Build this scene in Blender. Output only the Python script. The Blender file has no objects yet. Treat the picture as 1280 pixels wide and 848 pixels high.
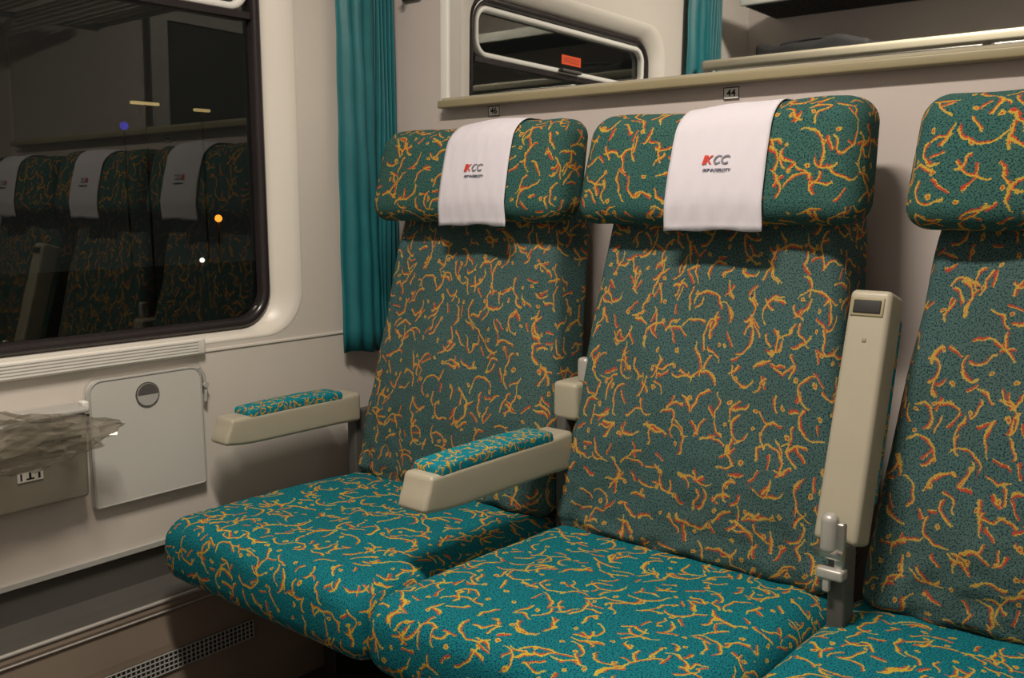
import bpy, bmesh, math, random
from mathutils import Vector, Matrix, noise
random.seed(7)
scene=bpy.context.scene
scene.view_settings.view_transform='Standard'
COL=bpy.context.collection
# ---------------------------------------------------------------- helpers
def link(o,parent=None,keep=False):
    COL.objects.link(o)
    if parent is not None:
        o.parent=parent
        if keep:
            o.matrix_parent_inverse=(Matrix.Translation(parent.location)@parent.rotation_euler.to_matrix().to_4x4()).inverted()
    return o
def empty(name,loc=(0,0,0),rot=(0,0,0)):
    e=bpy.data.objects.new(name,None); e.empty_display_size=.05
    e.location=loc; e.rotation_euler=rot
    return link(e)
KEEP=False
def mesh_obj(name,verts,faces,mat=None,parent=None,uvs=None,smooth=True,loc=(0,0,0),rot=(0,0,0)):
    me=bpy.data.meshes.new(name); me.from_pydata([tuple(v) for v in verts],[],faces); me.update()
    if uvs is not None:
        l=me.uv_layers.new(name='UVMap')
        for p in me.polygons:
            for li,u in zip(p.loop_indices,uvs[p.index]): l.data[li].uv=u
    if mat is not None: me.materials.append(mat)
    for p in me.polygons: p.use_smooth=smooth
    o=bpy.data.objects.new(name,me); o.location=loc; o.rotation_euler=rot
    return link(o,parent,KEEP)
def axis_coords(h,r,m,n):
    inner=h-r
    c=[]
    cor=[inner+r*math.tan(math.pi/4*k/m) for k in range(m+1)]
    for k in range(n+1): c.append(-inner+2*inner*k/n)
    c=[-x for x in cor[::-1][:-1]]+c+cor[1:]
    return c
def rbox(name,h,r,mat,parent=None,fn=None,loc=(0,0,0),rot=(0,0,0),m=4,n=(10,4,10),uvoff=(0,0)):
    """rounded box with half sizes h, corner radius r, per-vertex deform fn; UVs in metres"""
    r=min(r,min(h)*.999)
    C=[axis_coords(h[i],r,m,n[i]) for i in range(3)]
    verts=[];idx={};faces=[];uvs=[]
    def vid(p):
        k=(round(p[0],6),round(p[1],6),round(p[2],6))
        if k not in idx:
            q=[max(-(h[i]-r),min(h[i]-r,p[i])) for i in range(3)]
            d=Vector([p[i]-q[i] for i in range(3)])
            if d.length>1e-9: d=d.normalized()*r
            v=Vector(q)+d
            if fn: v=Vector(fn(v.x,v.y,v.z))
            idx[k]=len(verts);verts.append(v)
        return idx[k]
    for ax in range(3):
        a,b=[i for i in range(3) if i!=ax]
        for s in (-1,1):
            for i in range(len(C[a])-1):
                for j in range(len(C[b])-1):
                    quad=[]
                    for (ii,jj) in ((i,j),(i+1,j),(i+1,j+1),(i,j+1)):
                        p=[0,0,0];p[ax]=s*h[ax];p[a]=C[a][ii];p[b]=C[b][jj];quad.append(p)
                    flip=(s>0)==(ax==1)
                    if flip: quad=quad[::-1]
                    faces.append([vid(p) for p in quad])
                    uv=[]
                    for p in quad:
                        x,y,z=p
                        if ax==1: u,v=(x if s<0 else x+.37),z
                        elif ax==0: u,v=(h[0]+(y+h[1]) if s>0 else -h[0]-(y+h[1])),z
                        else: u,v=x,(h[2]+(y+h[1]) if s>0 else -h[2]-(y+h[1]))
                        uv.append((u+uvoff[0],v+uvoff[1]))
                    uvs.append(uv)
    return mesh_obj(name,verts,faces,mat,parent,uvs,True,loc,rot)
def box(name,x0,x1,y0,y1,z0,z1,mat,parent=None,bev=0.0):
    c=((x0+x1)/2,(y0+y1)/2,(z0+z1)/2);h=((x1-x0)/2,(y1-y0)/2,(z1-z0)/2)
    if bev>0: return rbox(name,h,bev,mat,parent,loc=c,m=2,n=(1,1,1))
    v=[(sx*h[0],sy*h[1],sz*h[2]) for sx in(-1,1) for sy in(-1,1) for sz in(-1,1)]
    f=[(0,1,3,2),(4,6,7,5),(0,4,5,1),(2,3,7,6),(0,2,6,4),(1,5,7,3)]
    return mesh_obj(name,v,f,mat,parent,None,False,c)
def cyl(name,r,d,mat,parent=None,loc=(0,0,0),axis='Z',seg=32,r2=None):
    bm=bmesh.new(); bmesh.ops.create_cone(bm,cap_ends=True,segments=seg,radius1=r,radius2=r if r2 is None else r2,depth=d)
    me=bpy.data.meshes.new(name);bm.to_mesh(me);bm.free();me.materials.append(mat)
    for p in me.polygons: p.use_smooth=len(p.vertices)==4
    o=bpy.data.objects.new(name,me);o.location=loc
    o.rotation_euler={'Z':(0,0,0),'X':(0,math.pi/2,0),'Y':(math.pi/2,0,0)}[axis]
    return link(o,parent,KEEP)
def rrect(y0,y1,z0,z1,r,n=8,rb=None):
    pts=[];rb=r if rb is None else rb
    for (sy,sz,a0,q) in ((1,1,0,r),(-1,1,90,r),(-1,-1,180,rb),(1,-1,270,rb)):
        cy=(y1-q) if sy>0 else (y0+q);cz=(z1-q) if sz>0 else (z0+q)
        for k in range(n+1):
            a=math.radians(a0+90*k/n); pts.append((cy+q*math.cos(a),cz+q*math.sin(a)))
    return pts
def loft(name,loops,mat,parent=None,smooth=True,cap=False,closed=True):
    n=len(loops[0]);v=[p for l in loops for p in l];f=[]
    for k in range(len(loops)-1):
        for i in range(n if closed else n-1):
            j=(i+1)%n; f.append((k*n+i,k*n+j,(k+1)*n+j,(k+1)*n+i))
    if cap: f.append(tuple(range((len(loops)-1)*n,len(loops)*n)))
    return mesh_obj(name,v,f,mat,parent,None,smooth)
def tube(name,pts,r,mat,parent=None,cyclic=False):
    cu=bpy.data.curves.new(name,'CURVE');cu.dimensions='3D';cu.bevel_depth=r;cu.bevel_resolution=3
    s=cu.splines.new('POLY');s.points.add(len(pts)-1)
    for p,q in zip(s.points,pts): p.co=(*q,1)
    s.use_cyclic_u=cyclic;cu.materials.append(mat);cu.use_fill_caps=True
    o=bpy.data.objects.new(name,cu);return link(o,parent,KEEP)
def text(name,body,size,mat,parent,loc,rot,shear=0,ext=.0002,bold=.012):
    cu=bpy.data.curves.new(name,'FONT');cu.body=body;cu.size=size;cu.extrude=ext;cu.shear=shear;cu.align_x='CENTER';cu.align_y='CENTER';cu.offset=size*bold
    o=bpy.data.objects.new(name+'_tmp',cu);COL.objects.link(o)
    bpy.context.view_layer.update()
    me=bpy.data.meshes.new_from_object(o.evaluated_get(bpy.context.evaluated_depsgraph_get()))
    bpy.data.objects.remove(o);me.materials.clear();me.materials.append(mat)
    q=bpy.data.objects.new(name,me);q.location=loc;q.rotation_euler=rot
    return link(q,parent)
# ---------------------------------------------------------------- materials
def pbr(name,col,rough=.5,metal=0,spec=.5,noise_amt=.06,nscale=6,bump=0,bscale=200,**kw):
    m=bpy.data.materials.new(name);m.use_nodes=True;nt=m.node_tree;b=nt.nodes['Principled BSDF']
    b.inputs['Roughness'].default_value=rough;b.inputs['Metallic'].default_value=metal;b.inputs['Specular IOR Level'].default_value=spec
    tc=nt.nodes.new('ShaderNodeTexCoord');nz=nt.nodes.new('ShaderNodeTexNoise');nz.inputs['Scale'].default_value=nscale;nz.inputs['Detail'].default_value=3
    nt.links.new(tc.outputs['Object'],nz.inputs['Vector'])
    mx=nt.nodes.new('ShaderNodeMix');mx.data_type='RGBA'
    c=col if len(col)==4 else (*col,1)
    mx.inputs['A'].default_value=(*[x*(1-noise_amt) for x in c[:3]],1);mx.inputs['B'].default_value=(*[min(1,x*(1+noise_amt)) for x in c[:3]],1)
    nt.links.new(nz.outputs['Fac'],mx.inputs['Factor']);nt.links.new(mx.outputs['Result'],b.inputs['Base Color'])
    if bump:
        n2=nt.nodes.new('ShaderNodeTexNoise');n2.inputs['Scale'].default_value=bscale;n2.inputs['Detail'].default_value=2
        nt.links.new(tc.outputs['Object'],n2.inputs['Vector'])
        bp=nt.nodes.new('ShaderNodeBump');bp.inputs['Strength'].default_value=bump;bp.inputs['Distance'].default_value=.001
        nt.links.new(n2.outputs['Fac'],bp.inputs['Height']);nt.links.new(bp.outputs['Normal'],b.inputs['Normal'])
    for k,v in kw.items(): b.inputs[k.replace('_',' ')].default_value=v
    return m
def emis(name,col,st):
    m=bpy.data.materials.new(name);m.use_nodes=True;b=m.node_tree.nodes['Principled BSDF']
    b.inputs['Base Color'].default_value=col;b.inputs['Emission Color'].default_value=col;b.inputs['Emission Strength'].default_value=st
    return m
def fabric(name,base,base2,dark,yel,red,scale=1.0,wk=1.0):
    m=bpy.data.materials.new(name);m.use_nodes=True;nt=m.node_tree;N=nt.nodes;L=nt.links;b=N['Principled BSDF']
    def inp(s,v):
        if v is None: return
        if isinstance(v,(int,float)): s.default_value=v
        elif isinstance(v,tuple): s.default_value=v
        else: L.new(v,s)
    def M(op,a,b_=None,c=None,clamp=False):
        n=N.new('ShaderNodeMath');n.operation=op;n.use_clamp=clamp;inp(n.inputs[0],a);inp(n.inputs[1],b_);inp(n.inputs[2],c);return n.outputs[0]
    def V(op,a,b_=None,sc=None):
        n=N.new('ShaderNodeVectorMath');n.operation=op;inp(n.inputs[0],a);inp(n.inputs[1],b_)
        if sc is not None: inp(n.inputs['Scale'],sc)
        return n.outputs[0]
    def noise2(vec,s,d=1,col=False):
        n=N.new('ShaderNodeTexNoise');n.noise_dimensions='2D';n.inputs['Scale'].default_value=s;n.inputs['Detail'].default_value=d;inp(n.inputs['Vector'],vec)
        return n.outputs['Color' if col else 'Fac']
    uv=N.new('ShaderNodeUVMap').outputs[0]
    if scale!=1: uv=V('SCALE',uv,None,1/scale)
    w1=V('SCALE',V('SUBTRACT',noise2(uv,420,0,True),(.5,.5,.5)),None,.0034)
    w2=V('SCALE',V('SUBTRACT',noise2(uv,60,0,True),(.5,.5,.5)),None,.0075)
    p=V('ADD',V('ADD',uv,w1),w2)
    def lt(a,b_): return M('LESS_THAN',a,b_)
    def layer(sc,off,kind,Ln,w,prob=1.0):
        w=w*wk
        q=V('ADD',p,(off[0],off[1],0))
        vo=N.new('ShaderNodeTexVoronoi');vo.voronoi_dimensions='2D';vo.inputs['Scale'].default_value=sc;vo.inputs['Randomness'].default_value=.8
        inp(vo.inputs['Vector'],q)
        loc=V('SUBTRACT',q,vo.outputs['Position'])
        sx=N.new('ShaderNodeSeparateXYZ');L.new(loc,sx.inputs[0]);cc=N.new('ShaderNodeSeparateColor');L.new(vo.outputs['Color'],cc.inputs[0])
        x,y=sx.outputs[0],sx.outputs[1];r,g,bl=cc.outputs[0],cc.outputs[1],cc.outputs[2]
        if kind=='dot':
            d=M('SQRT',M('ADD',M('MULTIPLY',x,x),M('MULTIPLY',y,y)))
            ye=M('MULTIPLY',lt(d,w),M('GREATER_THAN',d,w*.42)); rd=lt(d,w*.42)
            k=lt(g,prob);return M('MULTIPLY',ye,k),M('MULTIPLY',rd,k)
        th=M('MULTIPLY',r,6.2832);c=M('COSINE',th);s=M('SINE',th)
        xr=M('ADD',M('MULTIPLY',x,c),M('MULTIPLY',y,s));yr=M('SUBTRACT',M('MULTIPLY',y,c),M('MULTIPLY',x,s))
        if kind=='arc':
            R=M('MULTIPLY_ADD',g,.035,.018)
            yy=M('ADD',yr,M('MULTIPLY',R,.85))
            d=M('SUBTRACT',M('SQRT',M('ADD',M('MULTIPLY',xr,xr),M('MULTIPLY',yy,yy))),R)
            msk=M('MULTIPLY',lt(M('ABSOLUTE',xr),M('MULTIPLY_ADD',bl,Ln*.6,Ln*.55)),M('GREATER_THAN',yy,0.0))
        elif kind=='wave':
            d=M('SUBTRACT',yr,M('MULTIPLY',M('SINE',M('MULTIPLY_ADD',xr,170,M('MULTIPLY',g,6.28))),.003))
            msk=lt(M('ABSOLUTE',xr),M('MULTIPLY_ADD',bl,Ln*.5,Ln*.6))
        else:
            d=yr; msk=lt(M('ABSOLUTE',xr),M('MULTIPLY_ADD',bl,Ln*.6,Ln*.6))
        msk=M('MULTIPLY',msk,lt(bl,prob))
        if kind=='dash':
            ye=M('MULTIPLY',M('MULTIPLY',lt(d,w*.8),M('GREATER_THAN',d,w*.25)),msk)
            rd=M('MULTIPLY',lt(M('ABSOLUTE',d),w*.8),msk)
        else:
            ye=M('MULTIPLY',M('MULTIPLY',lt(d,w*.85),M('GREATER_THAN',d,-w*.30)),msk)
            rd=M('MULTIPLY',M('MULTIPLY',lt(d,w*.2),M('GREATER_THAN',d,-w*1.05)),M('MULTIPLY',msk,M('GREATER_THAN',xr,-Ln*.45)))
        return ye,rd
    LY=[layer(15.5,(0,0),'arc',.031,.0027),layer(18,(.31,.17),'wave',.021,.0027,.9),layer(18,(1.7,.9),'arc',.024,.0026,.75),
        layer(20,(3.1,2.2),'dash',.014,.0030,.8),layer(24,(4.4,1.2),'dot',0,.0041,.65)]
    ye=LY[0][0];rd=LY[0][1]
    for a,c in LY[1:]:
        ye=M('MAXIMUM',ye,a);rd=M('MAXIMUM',rd,c)
    def mix(f,a,c):
        n=N.new('ShaderNodeMix');n.data_type='RGBA';inp(n.inputs['Factor'],f);inp(n.inputs['A'],a);inp(n.inputs['B'],c);return n.outputs['Result']
    spk=noise2(uv,360,1)
    sm=M('MULTIPLY',M('SUBTRACT',spk,.52),8,clamp=True)
    big=noise2(uv,7,2)
    col=mix(big,base,base2)
    col=mix(sm,col,dark)
    col=mix(M('MULTIPLY',rd,.9),col,red)
    col=mix(M('MULTIPLY',ye,.9),col,yel)
    fine=noise2(uv,800,0)
    grain=M('MULTIPLY_ADD',fine,.7,.65)
    hs=N.new('ShaderNodeHueSaturation');L.new(col,hs.inputs['Color']);L.new(grain,hs.inputs['Value'])
    L.new(hs.outputs[0],b.inputs['Base Color'])
    b.inputs['Roughness'].default_value=.92;b.inputs['Specular IOR Level'].default_value=.15
    bp=N.new('ShaderNodeBump');bp.inputs['Strength'].default_value=.5;bp.inputs['Distance'].default_value=.0012
    L.new(noise2(uv,500,0),bp.inputs['Height']);L.new(bp.outputs[0],b.inputs['Normal'])
    return m
F_back=fabric('upholstery_back',(.060,.136,.136,1),(.078,.130,.115,1),(.016,.045,.066,1),(.52,.34,.065,1),(.44,.06,.035,1))  # same cloth as the seats, muted: weaker light on upright backs put into colour
F_pan=fabric('upholstery_seat',(.004,.200,.235,1),(.010,.180,.210,1),(.004,.045,.105,1),(.58,.42,.04,1),(.44,.06,.03,1))  # brighter, more saturated copy: stronger light on flat cushions painted into the teal
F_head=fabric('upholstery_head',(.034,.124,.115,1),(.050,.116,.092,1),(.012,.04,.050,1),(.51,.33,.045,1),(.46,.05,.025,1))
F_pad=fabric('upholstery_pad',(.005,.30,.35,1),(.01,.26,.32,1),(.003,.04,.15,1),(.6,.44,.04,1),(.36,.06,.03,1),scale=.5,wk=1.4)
M_wall=pbr('wall_plastic',(.66,.62,.575),.45,noise_amt=.03,bump=.08,bscale=500)
M_wallback=pbr('wall_back_laminate',(.60,.54,.52),.5,noise_amt=.04,bump=.1,bscale=400)
M_surround=pbr('window_surround',(.74,.71,.655),.35,noise_amt=.02)
M_rubber=pbr('rubber_black',(.022,.018,.020),.25,noise_amt=.2)
M_beige=pbr('armrest_plastic',(.42,.39,.305),.42,noise_amt=.05,nscale=20,bump=.15,bscale=900)
M_khaki=pbr('rail_khaki',(.31,.27,.165),.4)
M_white=pbr('white_plastic',(.80,.80,.77),.35,noise_amt=.02)
M_grey=pbr('grey_plastic',(.42,.42,.40),.4,noise_amt=.04)
M_greyd=pbr('grey_dark',(.09,.088,.085),.5,noise_amt=.15)
M_greym=pbr('grey_recess',(.085,.082,.075),.5,noise_amt=.15)
M_tray=pbr('tray_laminate',(.58,.575,.55),.35,noise_amt=.02)
M_black=pbr('black_matte',(.012,.012,.012),.6)
M_metal=pbr('brushed_metal',(.6,.6,.57),.3,metal=1,noise_amt=.1,nscale=40)
M_alu=pbr('satin_aluminium',(.5,.49,.46),.35,metal=.3,noise_amt=.1,nscale=40)
M_heater=pbr('heater_paint',(.24,.195,.155),.38,noise_amt=.18,nscale=8)
M_floor=pbr('floor_lino',(.05,.045,.04),.5,noise_amt=.3,nscale=60)
M_cloth=pbr('cover_cloth',(.68,.66,.74),.9,noise_amt=.03,spec=.1,bump=.3,bscale=1500)
M_red=pbr('logo_red',(.6,.05,.03),.7);M_lgrey=pbr('logo_grey',(.20,.20,.24),.7);M_blue=pbr('logo_blue',(.03,.04,.10),.7)
M_ink=pbr('ink_black',(.010,.010,.012),.6)
M_orange=pbr('sticker_orange',(.80,.09,.02),.5)
M_shell=pbr('seat_shell',(.30,.28,.25),.6)
M_curt=pbr('curtain_teal',(.012,.150,.178),.45,noise_amt=.25,nscale=14,spec=.5)
M_mirror=pbr('mirror_glass',(.78,.79,.78),.015,metal=1,noise_amt=.01)
M_bagd=pbr('bag_canvas',(.02,.02,.022),.8)
M_bin=pbr('bin_plastic',(.33,.31,.26),.45)
def glassmat(name):
    m=bpy.data.materials.new(name);m.use_nodes=True;nt=m.node_tree;nt.nodes.clear()
    o=nt.nodes.new('ShaderNodeOutputMaterial');mx=nt.nodes.new('ShaderNodeMixShader');t=nt.nodes.new('ShaderNodeBsdfTransparent');g=nt.nodes.new('ShaderNodeBsdfGlossy');f=nt.nodes.new('ShaderNodeFresnel')
    f.inputs[0].default_value=1.75;t.inputs[0].default_value=(.6,.62,.58,1);g.inputs['Roughness'].default_value=.004;g.inputs['Color'].default_value=(.97,1,.93,1)
    nt.links.new(f.outputs[0],mx.inputs[0]);nt.links.new(t.outputs[0],mx.inputs[1]);nt.links.new(g.outputs[0],mx.inputs[2]);nt.links.new(mx.outputs[0],o.inputs[0]);return m
M_glass=glassmat('window_glass')
def filmmat():
    m=bpy.data.materials.new('plastic_film');m.use_nodes=True;nt=m.node_tree;nt.nodes.clear()
    o=nt.nodes.new('ShaderNodeOutputMaterial');mx=nt.nodes.new('ShaderNodeMixShader');t=nt.nodes.new('ShaderNodeBsdfTransparent');t.inputs[0].default_value=(.86,.84,.80,1)
    g=nt.nodes.new('ShaderNodeBsdfPrincipled');g.inputs['Base Color'].default_value=(.30,.28,.24,1);g.inputs['Roughness'].default_value=.10;g.inputs['Specular IOR Level'].default_value=1;g.inputs['Coat Weight'].default_value=1;g.inputs['Coat Roughness'].default_value=.08
    lw=nt.nodes.new('ShaderNodeLayerWeight');lw.inputs[0].default_value=.35
    mr=nt.nodes.new('ShaderNodeMapRange');mr.inputs['To Min'].default_value=.18;mr.inputs['To Max'].default_value=.75
    nt.links.new(lw.outputs['Facing'],mr.inputs[0]);nt.links.new(mr.outputs[0],mx.inputs[0]);nt.links.new(t.outputs[0],mx.inputs[1]);nt.links.new(g.outputs[0],mx.inputs[2]);nt.links.new(mx.outputs[0],o.inputs[0]);return m
M_film=filmmat()
# ---------------------------------------------------------------- room shell
YB=-1.95; XR=2.05; ZC=2.25
fl=empty('floor');box('floor_slab',-.05,XR,YB,0,-.04,0,M_floor,fl)
ce=empty('ceiling');box('ceiling_panel',-.05,XR,YB,0,ZC,ZC+.04,M_white,ce)
wb=empty('wall_back');box('wall_panel',-.06,XR,0,.04,-.04,ZC,M_wallback,wb)
wf=empty('wall_front');box('wall_panel',-.06,XR,YB-.04,YB,-.04,ZC,M_wallback,wf)
wr=empty('wall_right')
box('wall_panel',XR,XR+.04,YB,0,-.04,ZC,M_wallback,wr)
dr=empty('door_1');DX=XR-.032
box('door_stile_a',DX,XR-.002,-.70,-.62,0,1.98,M_grey,dr);box('door_stile_b',DX,XR-.002,-1.35,-1.27,0,1.98,M_grey,dr)
box('door_kick',DX,XR-.002,-1.27,-.70,0,.55,M_grey,dr);box('door_head',DX,XR-.002,-1.27,-.70,1.88,1.98,M_grey,dr)
box('door_pane',DX+.012,DX+.02,-1.27,-.70,.55,1.88,M_black,dr);cyl('door_handle',.012,.25,M_metal,dr,(DX-.014,-1.30,1.05))
# window wall: panel with rounded opening
wl=empty('wall_left')
ZL=.384
oy0,oy1,oz0,oz1=-1.33,-.288,.782,1.70
inner=rrect(oy0,oy1,oz0,oz1,.10,8)
def to_outer(p,y0=YB,y1=0.0,z0=ZL,z1=ZC):
    cy,cz=(oy0+oy1)/2,(oz0+oz1)/2;dy,dz=p[0]-cy,p[1]-cz
    t=[]
    if dy>1e-6:t.append((y1-cy)/dy)
    if dy<-1e-6:t.append((y0-cy)/dy)
    if dz>1e-6:t.append((z1-cz)/dz)
    if dz<-1e-6:t.append((z0-cz)/dz)
    t=min(t);return (cy+dy*t,cz+dz*t)
outer=[to_outer(p) for p in inner]
loft('wall_panel',[[(0,*p) for p in outer],[(0,*p) for p in inner]],M_wall,wl,smooth=False)
for (a,b_) in ((YB,ZL),(0,ZL),(YB,ZC),(0,ZC)):
    e1=[p for p in outer if abs(p[0]-a)<1e-5];e2=[p for p in outer if abs(p[1]-b_)<1e-5]
    if e1 and e2:
        q1=min(e1,key=lambda p:abs(p[1]-b_));q2=min(e2,key=lambda p:abs(p[0]-a))
        mesh_obj('corner_fill',[(0,a,b_),(0,*q1),(0,*q2)],[(0,1,2)],M_wall,wl,None,False)
box('wall_backing_low',-.06,-.055,YB,0,-.04,.80,M_greyd,wl)
box('wall_core_a',-.06,-.003,YB,oy0-.02,ZL,ZC,M_wall,wl);box('wall_core_b',-.06,-.003,oy1+.02,0,ZL,ZC,M_wall,wl)
box('wall_core_c',-.06,-.003,oy0-.02,oy1+.02,oz1+.01,ZC,M_wall,wl);box('wall_core_d',-.06,-.003,oy0-.02,oy1+.02,ZL,oz0-.01,M_wall,wl)
# window
wi=empty('window_1')
gy0,gy1,gz0,gz1=-1.25,-.377,.825,1.63
def off(d,r,x): return [(x,*p) for p in rrect(gy0-d,gy1+d,gz0-d,gz1+d,r,8)]
L0=[(0,*p) for p in inner]
L1=[(.002,*p) for p in rrect(oy0+.006,oy1-.006,oz0+.004,oz1-.006,.098,8)]
L2=[(-.006,*p) for p in rrect(oy0+.02,oy1-.02,oz0+.010,oz1-.02,.092,8)]
loft('surround',[L0,L1,L2,off(.030,.085,-.020),off(.022,.08,-.040)],M_surround,wi)
loft('rubber_gasket',[off(.023,.08,-.042),off(.021,.08,-.030),off(.015,.075,-.025),off(.006,.068,-.027),off(.001,.062,-.036),off(0,.06,-.052)],M_rubber,wi)
loft('glass_pane',[off(.004,.062,-.050)],M_glass,wi,cap=True,smooth=False)
hz0=1.485
def hop(d,r,x): return [(x,*p) for p in rrect(gy0+.004+d,gy1-.004-d,hz0+d,gz1-.004-d,max(.012,r-d),8)]
loft('hopper_frame',[hop(0,.05,-.048),hop(0,.05,-.034),hop(.003,.05,-.030),hop(.013,.05,-.030),hop(.016,.05,-.036),hop(.016,.05,-.048)],M_white,wi)
box('hopper_handle',-.032,-.012,-.86,-.76,1.489,1.499,M_greyd,wi,.004)
box('hopper_seal',-.048,-.030,gy0+.003,gy1-.003,hz0-.014,hz0,M_rubber,wi)
box('emergency_sticker',-.049,-.0482,-.90,-.80,1.520,1.548,M_orange,wi)
for k in range(3): box('sticker_line_%d'%k,-.0482,-.0479,-.89,-.81,1.527+k*.006,1.5285+k*.006,M_ink,wi)
# ventilation ledge under the window
led=empty('trim_1')
box('ledge_body',0,.016,-1.40,-.555,.764,.800,M_surround,led,.006)
for k in range(5): box('ledge_slat_%d'%(k+1),.015,.0185,-1.38,-.575,.769+k*.0060,.7722+k*.0060,M_white,led)
t2=empty('trim_2');box('joint_strip',0,.003,-.555,0,.766,.772,M_surround,t2,.001)
t3=empty('trim_3');box('lower_edge',-.01,.006,YB,0,ZL-.006,ZL+.004,M_grey,t3)
# heater
he=empty('radiator_cover')
box('recess_panel',-.05,-.010,YB,0,.0,ZL-.006,M_greym,he)
loft('cover_ledge',[[(x,YB+.002,z) for x,z in [(-.010,.306),(.03,.296),(.072,.291)]],[(x,-.02,z) for x,z in [(-.010,.306),(.03,.296),(.072,.291)]]],M_greym,he,closed=False,smooth=False)
prof=[(.070,.292),(.076,.286),(.078,.276),(.074,.262),(.082,.20),(.086,.08),(.080,0.0)]
loft('cover_panel',[[(x,YB+.002,z) for x,z in prof],[(x,-.02,z) for x,z in prof]],M_heater,he,closed=False,smooth=False)
tube('edge_strip',[(.076,YB+.01,.290),(.076,-.03,.290)],.004,M_alu,he)
tube('edge_strip_low',[(.077,YB+.01,.268),(.077,-.03,.268)],.002,M_alu,he)
box('vent_back',.0835,.0865,-.90,-.52,.145,.185,M_black,he)
for k in range(39): box('vent_bar_%d'%k,.086,.0885,-.90+k*.01,-.90+k*.01+.0022,.145,.185,M_grey,he)
for k in range(5): box('vent_rail_%d'%k,.086,.0888,-.90,-.52,.145+k*.0096,.1468+k*.0096,M_grey,he)
# ---------------------------------------------------------------- curtains
def curtain(name,y0,y1,zb,flatfrac,x0,sgn=1):
    cu=empty(name);nu,nv=150,24;v=[];f=[]
    for j in range(nv+1):
        z=zb+(1.98-zb)*j/nv
        for i in range(nu+1):
            u=i/nu
            s=math.sin((u-flatfrac)*2*math.pi*14) if u>flatfrac else 0
            if u<flatfrac:
                w=u/flatfrac
                x=x0+.016*math.sin(w*math.pi)**.6+.0030*math.sin(w*21+z*2)+.0014*math.sin(z*31+w*6)+.010*w
            else: x=x0+.006*s+.002*math.sin(z*9+u*20)
            yy=y0+(y1-y0)*u if sgn>0 else y1-(y1-y0)*u
            v.append((x,yy+.003*math.sin(z*5+u*9),z+.004*math.sin(u*11)*(1-j/nv)))
    for j in range(nv):
        for i in range(nu):
            a=j*(nu+1)+i;f.append((a,a+1,a+nu+2,a+nu+1))
    o=mesh_obj('drape',v,f,M_curt,cu);md=o.modifiers.new('s','SOLIDIFY');md.thickness=.0015
    tube('curtain_rail',[(x0+.005,min(y0,y1)-.02,1.985),(x0+.005,max(y0,y1)+.008,1.985)],.006,M_metal,cu)
    return cu
curtain('curtain',-.192,-.012,.722,.62,.024)
curtain('curtain',-1.68,-1.44,.722,.60,.024,-1)
# ---------------------------------------------------------------- mirror on the back wall
mi=empty('wall_mirror',(0,-.016,1.305),(math.radians(-.7),0,0))
def bx(name,x0,x1,y0,y1,z0,z1,mat,bev=0): return box(name,x0,x1,y0,y1,z0,z1,mat,mi,bev)
bx('mirror_sheet',.215,1.98,-.004,0,.010,.40,M_mirror)
bx('mirror_side_strip',.192,.217,-.010,.004,-.002,.41,M_white,.004)
bx('bottom_rail',.19,1.99,-.018,.012,-.012,.006,M_khaki,.004)
bx('bottom_rail_lip',.20,1.99,-.012,-.003,.006,.011,M_beige)
# ---------------------------------------------------------------- luggage racks
def rack(y_wall,y_front,z,name='luggage_rack'):
    r=empty(name);s=1 if y_front<y_wall else -1
    rbox('front_rail',(.955,.014,.018),.012,M_beige,r,loc=(1.03,y_front,z),m=3,n=(2,1,1))
    nb=9
    for k in range(nb):
        y=y_front+(y_wall-y_front)*(k+1)/(nb+1);tube('rod_%d'%k,[(.08,y,z-.005),(1.97,y,z-.005)],.005,M_metal,r)
    for x in (.09,1.0,1.95): box('bracket_%d'%int(x*10),x-.012,x+.012,min(y_wall,y_front),max(y_wall,y_front),z-.03,z-.012,M_grey,r)
    return r
rack(0,-.36,1.80)
ZR=1.585
rack(YB,-1.46,ZR)
ur=empty('parcel_shelf')
box('shelf_frame',.12,1.9,YB,YB+.30,1.835,1.85,M_greyd,ur)
for k in range(12): box('shelf_slat_%d'%k,.12,1.9,YB+.01+k*.024,YB+.022+k*.024,1.82,1.835,M_black,ur)
box('shelf_lip',.12,1.9,YB+.30,YB+.315,1.815,1.855,M_white,ur,.004)
bg=empty('travel_bag')
rbox('bag_body',(.20,.14,.034),.02,M_bagd,bg,loc=(.42,-1.70,ZR+.037),m=3,n=(12,6,3),fn=lambda x,y,z:(x,y,z+(.007*math.sin(x*22)+.006*math.cos(x*41+y*20) if z>0 else 0)))
tube('bag_strap',[(.30+.02*k,-1.60,ZR+.070+.010*math.sin(k/12*math.pi)) for k in range(13)],.005,M_bagd,bg)
hk=empty('coat_hook');box('hook_plate',.055,.115,-.012,0,1.552,1.60,M_greyd,hk,.004);tube('hook_arm',[(.085,-.012,1.585),(.085,-.035,1.575),(.085,-.045,1.56),(.085,-.05,1.572)],.005,M_greyd,hk)
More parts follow.
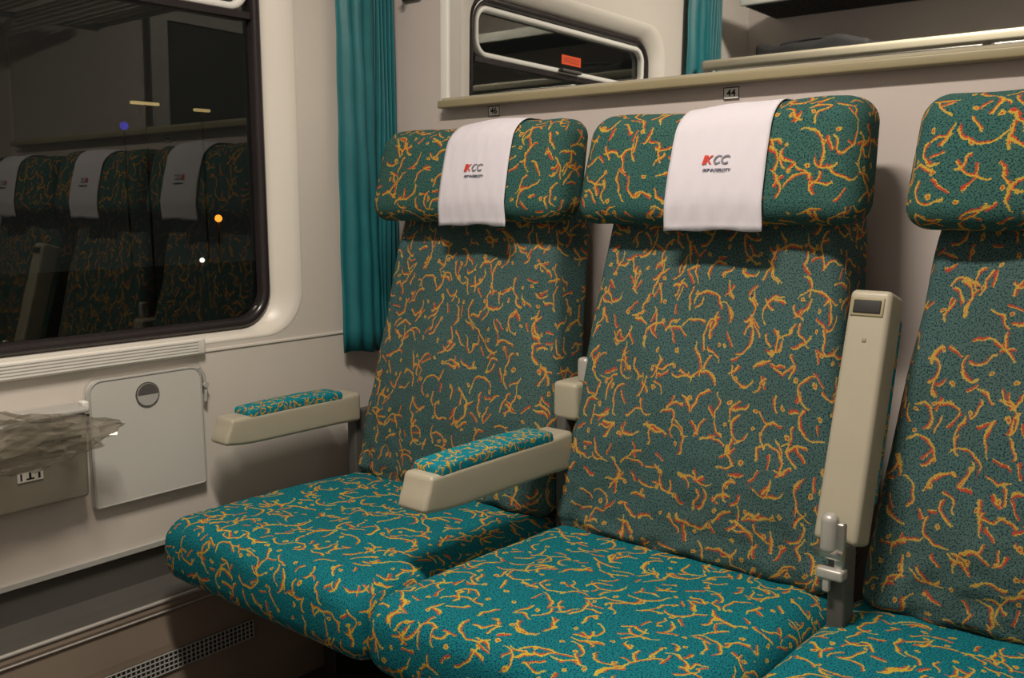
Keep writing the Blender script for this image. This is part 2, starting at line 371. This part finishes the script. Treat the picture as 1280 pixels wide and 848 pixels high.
# ---------------------------------------------------------------- seats
def wob(x,y,z,a,s,o=0): return a*noise.noise(Vector((x*s+o,y*s,z*s)))
def seat(cx,cov_x,k,pan_x0,pan_x1,hdx=0):
    e=empty('train_seat')
    uo=(k*1.37+.3,k*.71)
    zb,zt=.470,1.075;hz=(zt-zb)/2;zc=(zt+zb)/2
    bw=.281
    def fb(x,y,z):
        t=(z+hz)/(2*hz)
        wfac=1.0-.235*t+(-.05*max(0,(.10-t)/.10)**2)
        x2=x*wfac
        yy=y
        if y<0:
            lum=math.exp(-((t-.33)/.26)**2)
            yy-= .008*(1-(x/bw)**2)*(1-(2*t-1)**4)+.013*lum*(1-(x/bw)**4) + .010*t
            yy+= wob(x,0,z,.009,8,k*5)+wob(x,0,z*2.5,.009,22,k*3)*(1-t)**3
            for sx in (-1,1):
                dxx=(x*sx-.20);cr=math.sin((dxx*1.0+(t-.05)*.35)*85+k)*math.exp(-((dxx)/.07)**2-((t-.06)/.10)**2)
                yy+=.0045*cr
            yy+=.0035*math.exp(-((abs(x)-.236)/.006)**2)
        yy+=.21*(z+hz)
        return (x2+wob(0,y,z,.006,7,k+3),yy,z)
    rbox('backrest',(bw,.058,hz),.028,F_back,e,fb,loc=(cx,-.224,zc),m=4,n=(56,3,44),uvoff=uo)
    def fs(x,y,z): return (x*(1-.085*(z+hz)/(2*hz)),y+.21*(z+hz),z)
    rbox('back_shell',(.19,.015,hz-.03),.012,M_shell,e,fs,loc=(cx,-.160,zc-.02),m=2,n=(4,2,8))
    hx,hy,hh=.258,.054,.099
    c=Vector((cx+hdx,-.174,1.138))
    LN=.23
    def fh(x,y,z):
        a=max(0,1-(x/hx)**2);b_=max(0,1-(z/hh)**2)
        yy=y
        if y<0: yy-=.010*a**.5*b_
        yy+=LN*(z+hh)-.014
        return (x*(1+.02*(-z/hh)),yy,z+.004*math.sin(x*9)*(1 if z>0 else .4)+wob(x,0,0,.006,8,k*2)*(1 if z>0 else .6))
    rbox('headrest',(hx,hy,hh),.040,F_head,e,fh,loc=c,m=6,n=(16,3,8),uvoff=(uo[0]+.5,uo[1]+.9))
    # white cover cloth wrapped over the headrest
    r=.040;o=.0035
    prof=[(hy+o,-hh*.4)]
    for q in range(3): prof.append((hy+o,-hh*.4+(hh-r+hh*.4)*(q+1)/3))
    for q in range(1,9):
        a=math.radians(q*90/8);prof.append((hy-r+(r+o)*math.cos(a),hh-r+(r+o)*math.sin(a)))
    for q in range(0,9):
        a=math.radians(90+q*90/8);prof.append((-hy+r+(r+o)*math.cos(a),hh-r+(r+o)*math.sin(a)))
    for q in range(1,9): prof.append((-hy-o,hh-r-(2*hh-2*r)*q/8))
    for q in range(1,6): prof.append((-hy-o+.0015*q,-hh+r-.0095*q))
    hw=.087;nx=28;v=[];f=[];dx=cov_x-c.x
    for pi,(py,pz) in enumerate(prof):
        for i in range(nx+1):
            s=-1+2*i/nx
            x=dx+hw*s-.003*(1-(pz+hh)/(2*hh))
            q=fh(x,py,pz)
            wr_=.0012*math.sin(s*9+pz*30)+.0008*math.sin(s*23-pz*55)
            v.append((q[0],q[1]-abs(wr_)*(1 if py<0 else -1)-.0006,q[2]+.0015*math.sin(s*6)*(1 if pi==len(prof)-1 else 0)))
    for j in range(len(prof)-1):
        for i in range(nx):
            a=j*(nx+1)+i;f.append((a,a+1,a+nx+2,a+nx+1))
    cl=mesh_obj('headrest_cover',v,f,M_cloth,e,loc=c);md=cl.modifiers.new('s','SOLIDIFY');md.thickness=.0015;md.offset=0
    zl=1.146
    yf=c.y-hy-o-.014+LN*(hh+zl-c.z)-.0140
    rx=math.radians(90-13)
    text('logo_i','I',.020,M_red,e,(cov_x-.023,yf,zl),(rx,0,0),.25,bold=.045)
    text('logo_k','K',.020,M_red,e,(cov_x-.015,yf,zl),(rx,0,0),.25,bold=.025)
    text('logo_c','C',.020,M_lgrey,e,(cov_x+.000,yf,zl),(rx,0,0),.3,bold=.02)
    text('logo_c','C',.020,M_lgrey,e,(cov_x+.014,yf,zl),(rx,0,0),.3,bold=.02)
    text('logo_text','PKP INTERCITY',.0072,M_blue,e,(cov_x+.002,yf-.0038,zl-.0165),(rx,0,0),.3,bold=.02)
    # seat cushion
    pcx=(pan_x0+pan_x1)/2;phx=(pan_x1-pan_x0)/2-.0012;py0,py1=-.745,-.205;phy=(py1-py0)/2;ph=.070
    def fp(x,y,z):
        fr=(-y)/phy
        a=1-(x/phx)**6
        zz=z
        if z>0: zz+=.006*a+.006*max(0,fr)*a-.010*max(0,-fr)+wob(x,y,0,.008,6,k*4)*a+wob(x,y,1,.003,18,k*4)*a
        else: zz+=.014*max(0,fr)**2+.004
        yy=y-.010*(1-(z/ph)**2)*(1 if y<0 else 0)
        return (x*(1-.006*max(0,fr)**3),yy,zz)
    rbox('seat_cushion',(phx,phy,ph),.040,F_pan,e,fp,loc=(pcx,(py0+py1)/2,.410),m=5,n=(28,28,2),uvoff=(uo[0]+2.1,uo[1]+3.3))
    box('seat_base',pcx-.25,pcx+.25,-.60,-.10,.28,.35,M_black,e,.01)
    for sx in(-.2,.2): box('seat_leg_%s'%('l' if sx<0 else 'r'),pcx+sx-.02,pcx+sx+.02,-.42,-.16,0,.29,M_black,e,.006)
    return e
seat(.426,.484,0,.128,.706,.002)
seat(.986,1.016,1,.706,1.264)
seat(1.566,1.588,2,1.264,1.845,.004)
def plate(num,x,z,w=.032,h=.022):
    p=empty('seat_number_plate');box('plate',x-w/2,x+w/2,-.003,0,z-h/2,z+h/2,M_white,p)
    for (a,b_,c_,d) in ((x-w/2,x+w/2,z+h/2-.0014,z+h/2),(x-w/2,x+w/2,z-h/2,z-h/2+.0014),(x-w/2,x-w/2+.0014,z-h/2,z+h/2),(x+w/2-.0014,x+w/2,z-h/2,z+h/2)):
        box('border',a,b_,-.0036,-.003,c_,d,M_ink,p)
    text('digits',num,.0185,M_ink,p,(x,-.0035,z),(math.pi/2,0,0),bold=.015)
plate('46',.338,1.281,.034);plate('44',.921,1.278)
# ---------------------------------------------------------------- armrests
def armrest(loc,rotx=0,raised=False,hw=.033,Ln=.40,hz=.033,padc=-.215,padl=.15):
    a=empty('armrest',loc,(rotx,0,0))
    def fa(x,y,z):
        t=(-y+Ln/2)/Ln
        zz=z; yy=y
        if not raised:
            zz=z*(1-.04*t)
            if t>.85: yy+=.020*((t-.85)/.15)*(z/hz*.5+.5)
            if t>.75 and z<0: zz+=.008*((t-.75)/.25)**2
            if t<.15 : zz=z*(1+.1*(1-t/.15))
        return (x*(1-.05*t),yy,zz)
    rbox('arm_body',(hw,Ln/2,hz),.009,M_beige,a,fa,loc=(0,-Ln/2,0),m=3,n=(3,20,3))
    rbox('arm_pad',(hw-.002,padl/1.0,.012),.008,F_pad,a,lambda x,y,z:(x*(1-.03*(-y/padl)),y,z+.004*(1-(y/padl)**2)-.001),loc=(0,padc,hz+.001),m=3,n=(4,12,1),uvoff=(loc[0],loc[1]))
    if raised:
        rbox('slot_rim',(.024,.014,.0015),.0014,M_khaki,a,loc=(-.002,-Ln+.026,-hz-.0004),m=2,n=(1,1,1))
        rbox('slot',(.020,.010,.002),.0018,M_black,a,loc=(-.002,-Ln+.026,-hz-.0012),m=2,n=(1,1,1))
        for yy in (-Ln+.075,): rbox('screw',(.003,.003,.001),.0009,M_khaki,a,loc=(0,yy,-hz-.0005),m=2,n=(1,1,1))
    return a
a1=armrest((.105,-.238,.615),Ln=.360,hz=.031,hw=.031,padc=-.175,padl=.125)
a2=armrest((.712,-.250,.618),Ln=.395,hz=.034,hw=.034,padc=-.208,padl=.150)
a3=armrest((1.287,-.336,.588),math.radians(-106),True,Ln=.370,hz=.030,hw=.032,padc=-.20,padl=.14)
KEEP=True
rbox('bracket_body',(.012,.012,.030),.011,M_alu,a3,loc=(1.290,-.389,.618),m=3,n=(1,1,1))
rbox('bracket_plate',(.007,.006,.036),.004,M_metal,a3,loc=(1.305,-.386,.600),m=2,n=(1,1,1))
cyl('bracket_pin',.009,.040,M_metal,a3,(1.292,-.389,.590),'X')
rbox('bracket_clip',(.019,.012,.008),.004,M_alu,a3,loc=(1.296,-.390,.562),m=2,n=(1,1,1))
box('bracket_tab',1.286,1.296,-.400,-.388,.535,.562,M_alu,a3,.003)
box('bracket_post',1.288,1.314,-.385,-.345,.44,.60,M_greyd,a3,.005)
rbox('housing',(.028,.05,.036),.010,M_beige,a2,loc=(.722,-.20,.708),m=3,n=(1,1,1))
rbox('latch',(.012,.012,.024),.008,M_alu,a2,loc=(.745,-.215,.766),m=3,n=(1,1,1))
box('bracket_post',.702,.725,-.25,-.20,.36,.68,M_greyd,a2,.005)
box('bracket_post',.085,.115,-.24,-.16,.36,.60,M_greyd,a1,.005)
KEEP=False
# ---------------------------------------------------------------- folding table on the wall
ft=empty('folding_table')
ty0,ty1,tz0,tz1=-.812,-.572,.492,.742
def tl(d,x): return [(x,*p) for p in rrect(ty0+d,ty1-d,tz0+d,tz1-d,.024,6,.005)]
loft('table_leaf',[tl(0,.004),tl(-.0,.016),tl(.003,.0185)]+[[(.0185,*p) for p in rrect(ty0+.006,ty1-.006,tz0+.006,tz1-.006,.024,6,.004)]],M_tray,ft,cap=True,smooth=False)
tube('edge_band',[(.0175,*p) for p in rrect(ty0+.001,ty1-.001,tz0+.001,tz1-.001,.024,6,.006)],.0026,M_grey,ft,True)
cyl('handle_rim',.025,.003,M_greyd,ft,(.0195,-.694,.701),'X')
cyl('handle_cup',.0225,.003,M_grey,ft,(.0205,-.694,.701),'X')
hd=[(.0224,-.694+.022*math.cos(math.radians(a)),.701+.022*math.sin(math.radians(a))) for a in range(0,181,12)]
mesh_obj('handle_shade',hd,[tuple(range(len(hd)))],M_greyd,ft,None,False)
tube('support_arm',[(.012,ty1+.000,.738),(.014,ty1+.008,.72),(.014,ty1+.012,.69),(.014,ty1+.010,.665)],.004,M_grey,ft)
cyl('support_knob',.006,.012,M_grey,ft,(.014,ty1+.011,.70),'X')
box('hinge_left',.004,.024,ty0-.016,ty0-.002,.682,.708,M_white,ft,.004)
box('hinge_pin',.004,.020,ty0-.018,ty0-.004,.665,.684,M_greyd,ft,.004)
# ---------------------------------------------------------------- waste bin
wbn=empty('waste_bin')
def fbn(x,y,z): return (x-.010*(1-(z+.08)/.16)*(1 if x>0 else 0),y,z)
rbox('bin_body',(.030,.25,.082),.008,M_bin,wbn,fbn,loc=(.031,-1.087,.614),m=3,n=(1,4,1))
rbox('bin_lid',(.033,.252,.005),.004,M_grey,wbn,loc=(.034,-1.087,.700),m=2,n=(1,2,1))
X=.0572
box('bin_label',X-.001,X,-.968,-.923,.588,.607,M_white,wbn)
box('bin_icon',X,X+.0004,-.963,-.960,.591,.604,M_ink,wbn);box('bin_icon_b',X,X+.0004,-.953,-.939,.591,.594,M_ink,wbn);box('bin_icon_c',X,X+.0004,-.948,-.944,.594,.604,M_ink,wbn);box('bin_icon_d',X,X+.0004,-.932,-.928,.591,.602,M_ink,wbn)
# crumpled clear bag hanging out of the bin
bm=bmesh.new();bmesh.ops.create_icosphere(bm,subdivisions=4,radius=1)
for v in bm.verts:
    p=v.co.copy()
    rr=1+.30*noise.noise(p*1.6+Vector((3,1,2)))-.50*abs(noise.noise(p*2.6+Vector((1,7,2))))-.28*abs(noise.noise(p*5.5+Vector((5,5,5))))
    q=p*rr
    tp=1-.30*max(0,q.y)
    v.co=Vector((q.x*.050*tp,q.y*.185,q.z*.062*tp-.012*max(0,q.y)))
me=bpy.data.meshes.new('bag_film');bm.to_mesh(me);bm.free();me.materials.append(M_film)
pb=empty('plastic_bag');ob=bpy.data.objects.new('bag_film',me);ob.location=(.100,-.975,.672);link(ob,pb)
# ---------------------------------------------------------------- ceiling lamp
lp=empty('ceiling_lamp')
M_lamp=emis('lamp_diffuser',(1,.87,.71,1),1.0)
YLP=-1.18
box('lamp_housing',.45,1.55,YLP-.13,YLP+.13,ZC-.03,ZC,M_white,lp,.006)
box('lamp_diffuser',.48,1.52,YLP-.10,YLP+.10,ZC-.036,ZC-.028,M_lamp,lp)
ld=bpy.data.lights.new('lamp_light','AREA');ld.shape='RECTANGLE';ld.size=.45;ld.size_y=.12;ld.energy=31;ld.color=(1,.88,.74)
lo=bpy.data.objects.new('lamp_light',ld);lo.location=(1.05,YLP,ZC-.045);link(lo,lp)
# ---------------------------------------------------------------- outside at night
gr=empty('ground');box('platform',-30,-.8,-25,30,-1.3,-1.2,M_floor,gr)
def lampost(x,y,z,col,st,r,h=None):
    e=empty('lamp_post');cyl('pole',.010,z+1.2,M_greyd,e,(x,y,(z-1.2)/2))
    m=emis('lamp_glow',col,st)
    if h: box('lamp_tube',x-.02,x+.02,y-h,y+h,z-.013,z+.013,m,e,.01);return
    bm=bmesh.new();bmesh.ops.create_uvsphere(bm,u_segments=16,v_segments=10,radius=r)
    me=bpy.data.meshes.new('lamp_head');bm.to_mesh(me);bm.free();me.materials.append(m);o=bpy.data.objects.new('lamp_head',me);o.location=(x,y,z);link(o,e)
lampost(-6,3.42,.93,(1,.28,.03,1),3,.034)
lampost(-6,1.35,.95,(1,.28,.03,1),2,.022)
lampost(-6,2.55,1.72,(.10,.08,1,1),.4,.035)
lampost(-5,2.6,.62,(1,.95,.9,1),2,.02)
lampost(-6,2.75,1.92,(1,.72,.30,1),.6,0,.13)
lampost(-6,3.30,1.90,(1,.72,.30,1),.5,0,.08)
w=bpy.data.worlds.new('night');scene.world=w;w.use_nodes=True;w.node_tree.nodes['Background'].inputs[0].default_value=(.030,.030,.027,1);w.node_tree.nodes['Background'].inputs[1].default_value=.3
# ---------------------------------------------------------------- camera
yaw,pitch,roll=math.radians(39.80),math.radians(8.25),math.radians(-.13)
Fv=Vector((-math.sin(yaw)*math.cos(pitch),math.cos(yaw)*math.cos(pitch),-math.sin(pitch)))
Rt=Vector((math.cos(yaw),math.sin(yaw),0));U=Rt.cross(Fv)
r=Rt*math.cos(roll)+U*math.sin(roll);u=-Rt*math.sin(roll)+U*math.cos(roll)
cam=bpy.data.cameras.new('camera');co=bpy.data.objects.new('camera',cam);link(co)
cam.sensor_width=36;cam.lens=36*1187/1280;cam.clip_start=.02
mt=Matrix((r,u,-Fv)).transposed().to_4x4();mt.translation=Vector((1.7666,-1.6558,1.08));co.matrix_world=mt
scene.camera=co
